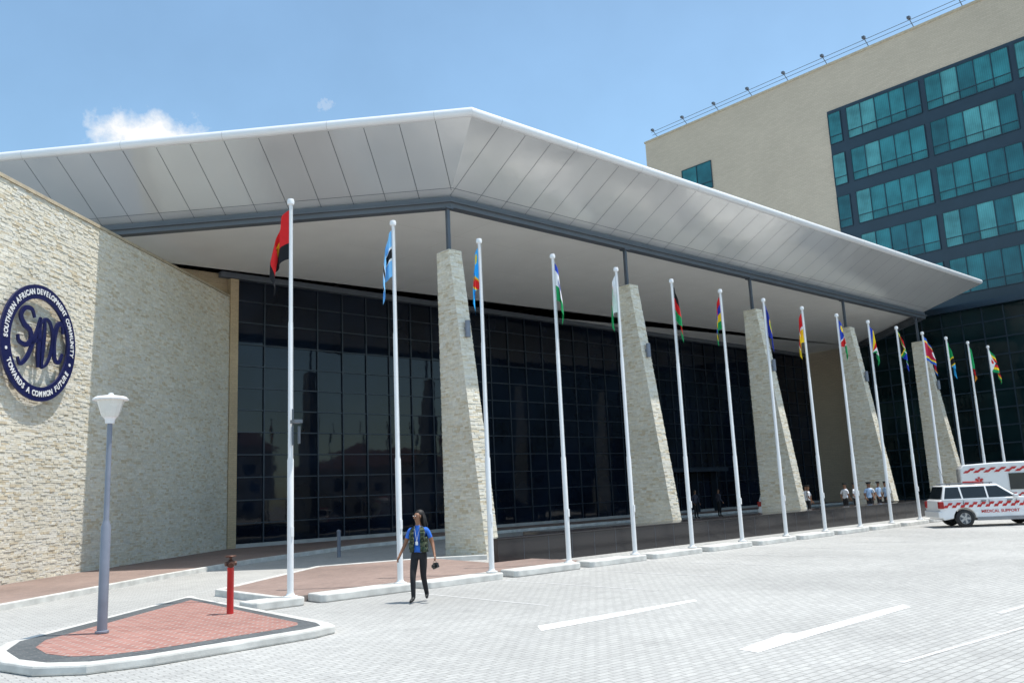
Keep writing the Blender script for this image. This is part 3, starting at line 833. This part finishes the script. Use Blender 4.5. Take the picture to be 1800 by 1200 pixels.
for k in range(34):
    an=rad(176+188*k/33)+r.uniform(-.05,.05)
    p0=V((.085*math.cos(an),-.05+.085*math.sin(an),1.70)); p1=p0+V((.03*math.cos(an),.03*math.sin(an),-.10)); p2=p1+V((.02*math.cos(an)+r.uniform(-.02,.02),.02*math.sin(an),-.13-r.uniform(0,.07)))
    m.tube(HT(p0),HT(p1),.013,.014,6); m.tube(HT(p1),HT(p2),.014,.008,6)
m.obj('hair',M_hair,e,smooth=True,sharp=60)
for sx in (-1,1):
    m=MB(); c=HT((.03*sx,.103,1.668)); m.lathe([(0,-.01),(.007,-.007),(.01,0),(.007,.007),(0,.01)],8,T=Matrix.Translation(c)); m.obj('eye',M_white,e)
m=MB(); m.lathe([(0,-.02),(.016,-.012),(.013,.005),(.006,.03),(0,.035)],8,T=Matrix.Translation(HT((0,.112,1.635)))); m.obj('nose',M_skin,e,smooth=True)
for sx in (-1,1):
    m=MB(); m.lathe([(0,-.03),(.012,-.02),(.016,.01),(.0,.03)],8,T=Matrix.Translation(HT((.082*sx,.015,1.65)))); m.obj('ear',M_skin,e,smooth=True)
m=MB(); m.box((-.022,-.004,-.004),(.022,.004,.004),T=Matrix.Translation(HT((0,.101,1.60)))); m.obj('mouth',M_hair,e)
m=MB(); nseg=30; zs=[.96,1.05,1.15,1.25,1.35,1.42,1.46]; rr_=[(.19,.155),(.185,.15),(.182,.148),(.192,.15),(.20,.146),(.175,.12),(.115,.09)]
for i in range(nseg):
    a0=rad(110+320*i/nseg); a1=rad(110+320*(i+1)/nseg)
    for k in range(len(zs)-1):
        am=(a0+a1)/2
        if zs[k]>=1.25 and abs(math.cos(am))>.80: continue
        q=[]
        for (aa,kk) in ((a0,k),(a1,k),(a1,k+1),(a0,k+1)):
            q.append((rr_[kk][0]*math.cos(aa),rr_[kk][1]*math.sin(aa),zs[kk]))
        m.face(q)
for sx in (-1,1): m.box((.115*sx-.04,.12,1.03),(.115*sx+.04,.165,1.15)); m.box((.115*sx-.035,.12,1.23),(.115*sx+.035,.155,1.33))
o=m.obj('vest',M_camo,e,smooth=True); so_=o.modifiers.new('s','SOLIDIFY'); so_.thickness=.012
m=MB(); m.box((-.025,.145,1.10),(.025,.15,1.17)); m.tube((.0,.148,1.17),(-.06,.09,1.46),.003,n=5); m.tube((.0,.148,1.17),(.06,.09,1.46),.003,n=5); m.obj('name_badge',M_white,e)
m=MB(); m.box((-.065,-.03,-.045),(.065,.03,.045)); m.box((-.025,-.025,.045),(.025,.025,.062)); m.tube((0,.03,0),(0,.085,0),.034,.036,14)
ring_pts=[(-.05,0,.03),(-.05,0,.07),(-.02,0,.10),(.02,0,.10),(.05,0,.07),(.05,0,.03)]
for p_,q_ in zip(ring_pts[:-1],ring_pts[1:]): m.tube(p_,q_,.004,n=5)
hp_=Matrix.Rotation(rz,3,'Z')@V((-.365,.13,.69))
o=m.obj('camera_on_strap',M_shoe,loc=tuple(PL+hp_),bevel=.006,label='small black camera held in the walking person\'s hand',category='camera'); o.rotation_euler=(0,.35,rz-.5)

pose_st={'ell':(-.25,-.03,1.13),'wrl':(-.25,.10,.92),'elr':(.25,-.03,1.13),'wrr':(.24,.12,.94),'knl':(-.10,.02,.50),'anl':(-.11,0,.085),'knr':(.10,.02,.50),'anr':(.11,0,.085)}
gr='officers standing by the last columns'
ppl=[((44.9,22.9,0),rad(200)),((45.7,22.5,0),rad(150)),((46.7,22.9,0),rad(90)),((47.3,22.3,0),rad(60)),((41.3,24.6,0),rad(120)),((42.4,24.2,0),rad(220)),((46.1,24.0,0),rad(30)),((43.4,24.9,0),rad(300)),((45.2,23.6,0),rad(260)),((47.9,23.0,0),rad(170))]
def officer(lc,rz2,shirt,lab):
    e2,HT=person(lc,rz2,lab,shirt,M_trous,pose_st,True,gr,sleeve=.7)
    m=MB(); T=Matrix.Translation((0,0,1.72)); m.lathe([(.085,-.02),(.09,.02),(.12,.05),(.115,.07),(0,.075)],14,T=T); m.face([(-.08,.07,1.71),(.08,.07,1.71),(.06,.14,1.69),(-.06,.14,1.69)]); m.obj('peaked_cap',M_shoe,e2,smooth=True)
    return e2
fa=officer(ppl[0][0],ppl[0][1],M_wshirt,'officer in white shirt, dark trousers and peaked cap')
fb=officer(ppl[1][0],ppl[1][1],M_lbshirt,'officer in light blue shirt, dark trousers and peaked cap')
for i,(lc,rz2) in enumerate(ppl[2:]): copy_thing(fb if i%3==1 else fa,lc,rz2)
M_dk=mk((.05,.05,.07),.85,'dark_jacket')
e3,HT=person((41.5,33.5,0),rad(190),'bystander in dark suit waiting by the hall entrance',M_dk,M_trous,pose_st,True,'bystanders at the hall entrance',sleeve=2)
m=MB(); m.lathe([(.088,-.02),(.09,.02),(.07,.06),(0,.08)],12,T=Matrix.Translation((0,-.01,1.69))); m.obj('hair',M_hair,e3,smooth=True)
for lc,r_ in (((42.3,33.0,.0),rad(120)),((44.6,33.2,0),rad(170)),((46.5,32.8,0),rad(250)),((39.6,33.0,0),rad(210))): copy_thing(e3,lc,r_)

# ------------------------------------------------------------ vehicles
M_carw=plain('car_white',(.78,.78,.78),.18,var=.02); M_rim=plain('alloy',(.45,.46,.47),.3,metal=.7,var=.05)
M_tail=plain('tail_lamp',(.35,.01,.01),.15,var=.1); M_lens=plain('clear_lens',(.6,.62,.64),.08,var=.05); M_trim=plain('grey_trim',(.25,.25,.26),.5)
def arch(cx,r,z0,n=9):
    return [(cx+r*math.cos(math.pi-math.pi*i/n),z0+r*math.sin(math.pi-math.pi*i/n)) for i in range(n+1)]
def wheel(parent,x,y,r,wd,side):
    T=Matrix.Translation((x,y,r))@Matrix.Rotation(rad(90),4,'X')
    m=MB(); hw=wd/2; m.lathe([(r*.62,-hw),(r*.9,-hw),(r*.98,-hw*.8),(r,-hw*.4),(r,hw*.4),(r*.98,hw*.8),(r*.9,hw),(r*.62,hw)],28,T=T)
    wt=m.obj('wheel',M_black,parent,smooth=True)
    z=hw*.55*(-side)
    m=MB(); m.lathe([(r*.66,z-.03*side),(r*.62,z-.02*side),(r*.58,z),(0,z+.02*side)],24,T=T)
    m.obj('brake_disc',M_steel,wt,smooth=True)
    m=MB()
    for k in range(5):
        an=2*math.pi*k/5; d=V((math.cos(an),0,math.sin(an))); c=V((x,y+side*hw*.75,r)); n=V((-d.z,0,d.x))
        m.face([c+n*.03,c-n*.03,c+d*r*.62-n*.045,c+d*r*.62+n*.045])
    for k in range(28):
        a0=2*math.pi*k/28;a1=2*math.pi*(k+1)/28; c=V((x,y+side*hw*.75,r))
        m.face([c+V((math.cos(a),0,math.sin(a)))*rr for a,rr in ((a0,r*.57),(a1,r*.57),(a1,r*.66),(a0,r*.66))])
    m.lathe([(0,0),(.05,0)],10,T=Matrix.Translation((x,y+side*hw*.8,r))@Matrix.Rotation(rad(90),4,'X'))
    m.obj('rim',M_rim,wt)
def checker(m,x0,x1,z0,z1,y,sz,tilt=0.,mi=0):
    n=int((x1-x0)/sz); dz=(z1-z0)/2
    for i in range(n):
        for j in range(2):
            if (i+j)%2==0:
                a=x0+i*sz; za=z0+j*dz
                m.face([(a,y,za),(a+sz,y,za),(a+sz+tilt,y,za+dz),(a+tilt,y,za+dz)],mi)
def car(loc,rz,label,marked=True,group=None):
    e=empty('medical_car' if marked else 'parked_car',loc,label,'car',rz,group)
    hwid=.865; RZ=1.58
    prof=[(-2.10,.42),(-2.13,.62),(-2.10,1.0),(-2.04,1.05),(.72,1.08),(1.35,1.04),(1.95,.92),(2.15,.76),(2.2,.5),(2.16,.32)]
    bot=arch(-1.27,.40,.34); ft=arch(1.25,.40,.34)
    pts=prof+[(2.08,.26)]+ft[::-1]+bot[::-1]+[(-2.02,.28)]
    n=len(pts); m=MB()
    vs=[]
    for (x,z) in pts:
        k=.04 if z>.95 else (0 if z>.4 else .02); k+=.05 if abs(x)>2.02 else 0
        vs.append((x,-hwid+k,z))
    vs+=[(x,-y,z) for x,y,z in vs]
    m.poly(vs,[(i,(i+1)%n,n+(i+1)%n,n+i) for i in range(n)]+[tuple(range(n-1,-1,-1)),tuple(range(n,2*n))])
    m.obj('body_shell',M_carw,e,bevel=.03,smooth=True)
    m=MB(); yb,yt=.815,.64
    bx=(-2.02,.80);tx=(-1.84,.08)
    m.poly([(bx[0],-yb,1.03),(bx[1],-yb,1.05),(bx[1],yb,1.05),(bx[0],yb,1.03),(tx[0],-yt,RZ),(tx[1],-yt,RZ),(tx[1],yt,RZ),(tx[0],yt,RZ)],[(4,5,6,7),(0,1,5,4),(1,2,6,5),(2,3,7,6),(3,0,4,7)])
    m.obj('cabin',M_carw,e,bevel=.05,smooth=True)
    def side(x,t,sgn,off=.006):
        return (x,sgn*((yb+(yt-yb)*t)+off),1.04+(RZ-1.04)*t)
    for sgn in (-1,1):
        for (xa,xb,xc,xd) in ((-1.93,-1.30,-1.34,-1.80),(-1.24,-.38,-.40,-1.27),(-.32,.60,.06,-.34)):
            m=MB(); m.face([side(xa,.08,sgn),side(xb,.08,sgn),side(xc,.86,sgn),side(xd,.86,sgn)]); m.obj('side_window',M_darkglass,e)
        for x in (-1.27,-.35,.62):
            m=MB(); m.box((x-.006,sgn*(hwid-.02),.78),(x+.006,sgn*(hwid+.003),1.0)); m.obj('door_gap',M_black,e)
        for x in (-.55,.38):
            m=MB(); m.box((x-.09,sgn*(hwid-.01),.95),(x+.09,sgn*(hwid+.02),.98)); m.obj('door_handle',M_black,e)
        m=MB(); m.box((.50,sgn*.86,1.05),(.66,sgn*1.03,1.18)); m.obj('mirror',M_carw,e,bevel=.03)
        m=MB(); m.box((-.85,sgn*(hwid+.001),.24),(.84,sgn*(hwid+.02),.36)); m.obj('sill_trim',M_trim,e)
    m=MB(); m.face([(.82,-.72,1.09),(.82,.72,1.09),(.14,.58,1.54),(.14,-.58,1.54)]); m.obj('windscreen',M_darkglass,e)
    m=MB(); m.face([(-2.03,-.7,1.08),(-2.03,.7,1.08),(-1.865,.57,1.54),(-1.865,-.57,1.54)]); m.obj('rear_window',M_darkglass,e)
    for sgn in (-1,1):
        m=MB(); m.box((1.98,sgn*.55,.66),(2.17,sgn*.84,.84)); m.obj('headlight',M_lens,e,bevel=.03)
        m=MB(); m.box((-2.15,sgn*.66,.72),(-1.98,sgn*.868,.98)); m.obj('tail_light',M_tail,e,bevel=.02)
        m=MB(); m.tube((-1.7,sgn*.58,1.635),(-.05,sgn*.58,1.635),.018,n=8); m.tube((-1.6,sgn*.58,1.57),(-1.6,sgn*.58,1.63),.015,n=6); m.tube((-.15,sgn*.58,1.57),(-.15,sgn*.58,1.63),.015,n=6); m.obj('roof_rail',M_steel,e)
    m=MB(); m.box((-2.2,-.84,.36),(-2.06,.84,.62)); m.obj('rear_bumper',M_carw,e,bevel=.04)
    m=MB(); m.box((2.08,-.84,.30),(2.25,.84,.55)); m.obj('front_bumper',M_carw,e,bevel=.04)
    m=MB(); m.box((2.17,-.45,.60),(2.212,.45,.78)); m.obj('grille',M_black,e)
    for x in (-1.27,1.25):
        for sgn in (-1,1): wheel(e,x,sgn*.76,.335,.21,sgn)
    if marked:
        m=MB(); m.box((-.75,-.5,1.60),(-.45,.5,1.70)); m.obj('light_bar',M_redp,e,bevel=.02)
        for yy in (-hwid-.006,hwid+.006):
            m=MB(); checker(m,-2.02,1.95,.74,.93,yy,.15,.06); m.obj('checker_stripe',M_redp,e)
        vs,fs=text_geo('MEDICAL SUPPORT',.15,.003,.003); m=MB(); m.poly([(q.x*1.05,-hwid-.010-q.z,q.y+.57) for q in vs],fs); m.obj('lettering',M_redp,e)
        m=MB(); m.tube((-1.5,0,1.57),(-1.75,0,2.35),.006,n=5); m.obj('antenna',M_black,e)
    return e
rzv=-A-rad(8)
mid=V((35.75,13.4,0))+V((math.cos(A),-math.sin(A),0))*.60
car(tuple(mid),rzv,'white estate car with red checker stripe parked on paving')
def van(loc,rz,label):
    e=empty('ambulance_van',loc,label,'ambulance',rz); hw=.95
    pts=[(-2.6,.45),(-2.62,1.2),(-2.6,2.2),(-2.45,2.38),(-1.2,2.43),(.9,2.42),(1.25,2.3),(1.75,1.55),(2.3,1.25),(2.5,1.0),(2.55,.5),(2.5,.32),(2.3,.28)]
    pts+=arch(1.65,.42,.36)[::-1]+arch(-1.55,.42,.36)[::-1]+[(-2.5,.30)]
    n=len(pts); m=MB(); vs=[]
    for x,z in pts: vs.append((x,-hw+(.03 if z>2.25 else 0),z))
    vs+=[(x,-y,z) for x,y,z in vs]
    m.poly(vs,[(i,(i+1)%n,n+(i+1)%n,n+i) for i in range(n)]+[tuple(range(n-1,-1,-1)),tuple(range(n,2*n))]); m.obj('body_shell',M_carw,e,bevel=.05,smooth=True)
    for s_ in (-1,1):
        for x0,x1 in ((-.75,.55),(.9,1.40)):
            m=MB(); m.box((x0,s_*(hw-.06),1.25),(x1,s_*(hw+.02),1.94)); m.obj('side_window',M_darkglass,e)
    m=MB(); m.face([(1.80,-.8,1.56),(1.80,.8,1.56),(1.30,.75,2.25),(1.30,-.75,2.25)]); m.obj('windscreen',M_darkglass,e)
    y=-hw-.006
    m=MB(); checker(m,-2.5,1.0,2.02,2.22,y,.20,.12); m.obj('checker_stripe',M_redp,e)
    m=MB(); checker(m,-2.5,2.2,.95,1.12,y,.16,.07); m.obj('checker_stripe',M_redp,e)
    m=MB(); c=V((-1.9,y,1.66))
    for k in range(3):
        d=V((math.cos(rad(90+60*k)),0,math.sin(rad(90+60*k)))); nn=V((-d.z,0,d.x)); yo=V((0,-.001*k,0))
        m.face([c+d*.17+nn*.045+yo,c+d*.17-nn*.045+yo,c-d*.17-nn*.045+yo,c-d*.17+nn*.045+yo])
    m.obj('star_emblem',M_redp,e)
    m=MB(); m.tube(c+V((0,-.006,-.12)),c+V((0,-.006,.12)),.008,n=6); m.obj('emblem_staff',M_white,e)
    vs,fs=text_geo('AMBULANCE',.22,.002,.002); m=MB(); m.poly([(q.x-.3,y-q.z-.001,q.y+.75) for q in vs],fs); m.obj('lettering',M_redp,e)
    m=MB(); m.box((.75,-.7,2.42),(1.0,.7,2.54)); m.obj('light_bar',M_redp,e,bevel=.03)
    for sgn in (-1,1):
        m=MB(); m.box((-2.65,sgn*.78,.9),(-2.55,sgn*.93,1.35)); m.obj('tail_light',M_tail,e)
        m=MB(); m.box((2.4,sgn*.6,.75),(2.56,sgn*.9,.95)); m.obj('headlight',M_lens,e)
        m=MB(); m.box((1.45,sgn*.98,1.4),(1.55,sgn*1.15,1.65)); m.obj('mirror',M_black,e,bevel=.02)
    for x in (-1.55,1.65):
        for sgn in (-1,1): wheel(e,x,sgn*.85,.36,.22,sgn)
    return e
rg=V((math.cos(A),-math.sin(A),0)); rv=-A-rad(22)
vd=V((math.cos(rv),math.sin(rv),0)); vl=V((-vd.y,vd.x,0))
vc=h*38.2+rg*19.45+vd*2.62+vl*.95; van((vc.x,vc.y,0),rv,'white high-roof ambulance with red checker stripes')
car((44.6,27.2,0),rad(20),'white estate car parked behind the stone columns',marked=False)

# ------------------------------------------------------------ buildings across the street (seen mirrored in the glass)
M_plaster=plain('plaster',(.42,.38,.32),.9,var=.1); M_rooft=plain('roof_tiles',(.16,.09,.07),.85,var=.2,scale=4)
def house(loc,wd,dp,ht,rf,label):
    e=empty('street_building',loc,label,'building')
    m=MB(); m.box((-wd/2,-dp/2,0),(wd/2,dp/2,ht)); m.obj('wall',M_plaster,e)
    m=MB(); a=wd/2+.6;b=dp/2+.6; m.poly([(-a,-b,ht),(a,-b,ht),(a,b,ht),(-a,b,ht),(-a*.35,0,ht+rf),(a*.35,0,ht+rf)],[(0,1,5,4),(2,3,4,5),(1,2,5),(3,0,4),(3,2,1,0)]); m.obj('roof',M_rooft,e)
    for fl in range(int(ht//3)):
        x=-wd/2+1.5
        while x<wd/2-2:
            m=MB(); m.box((x,dp/2+.002,fl*3+1),(x+1.5,dp/2+.05,fl*3+2.4)); m.obj('window',M_darkglass,e); x+=3.2
    return e
house((20,-42,0),22,12,7,4,'two-storey plaster building with tiled hip roof')
house((48,-46,0),18,12,10,5,'three-storey plaster building with tiled hip roof')
house((76,-40,0),26,12,7,3.5,'long two-storey plaster building with tiled roof')
house((-8,-48,0),20,12,9,4,'three-storey plaster office with tiled roof')
house((108,-44,0),24,14,12,3,'four-storey plaster block with tiled roof')
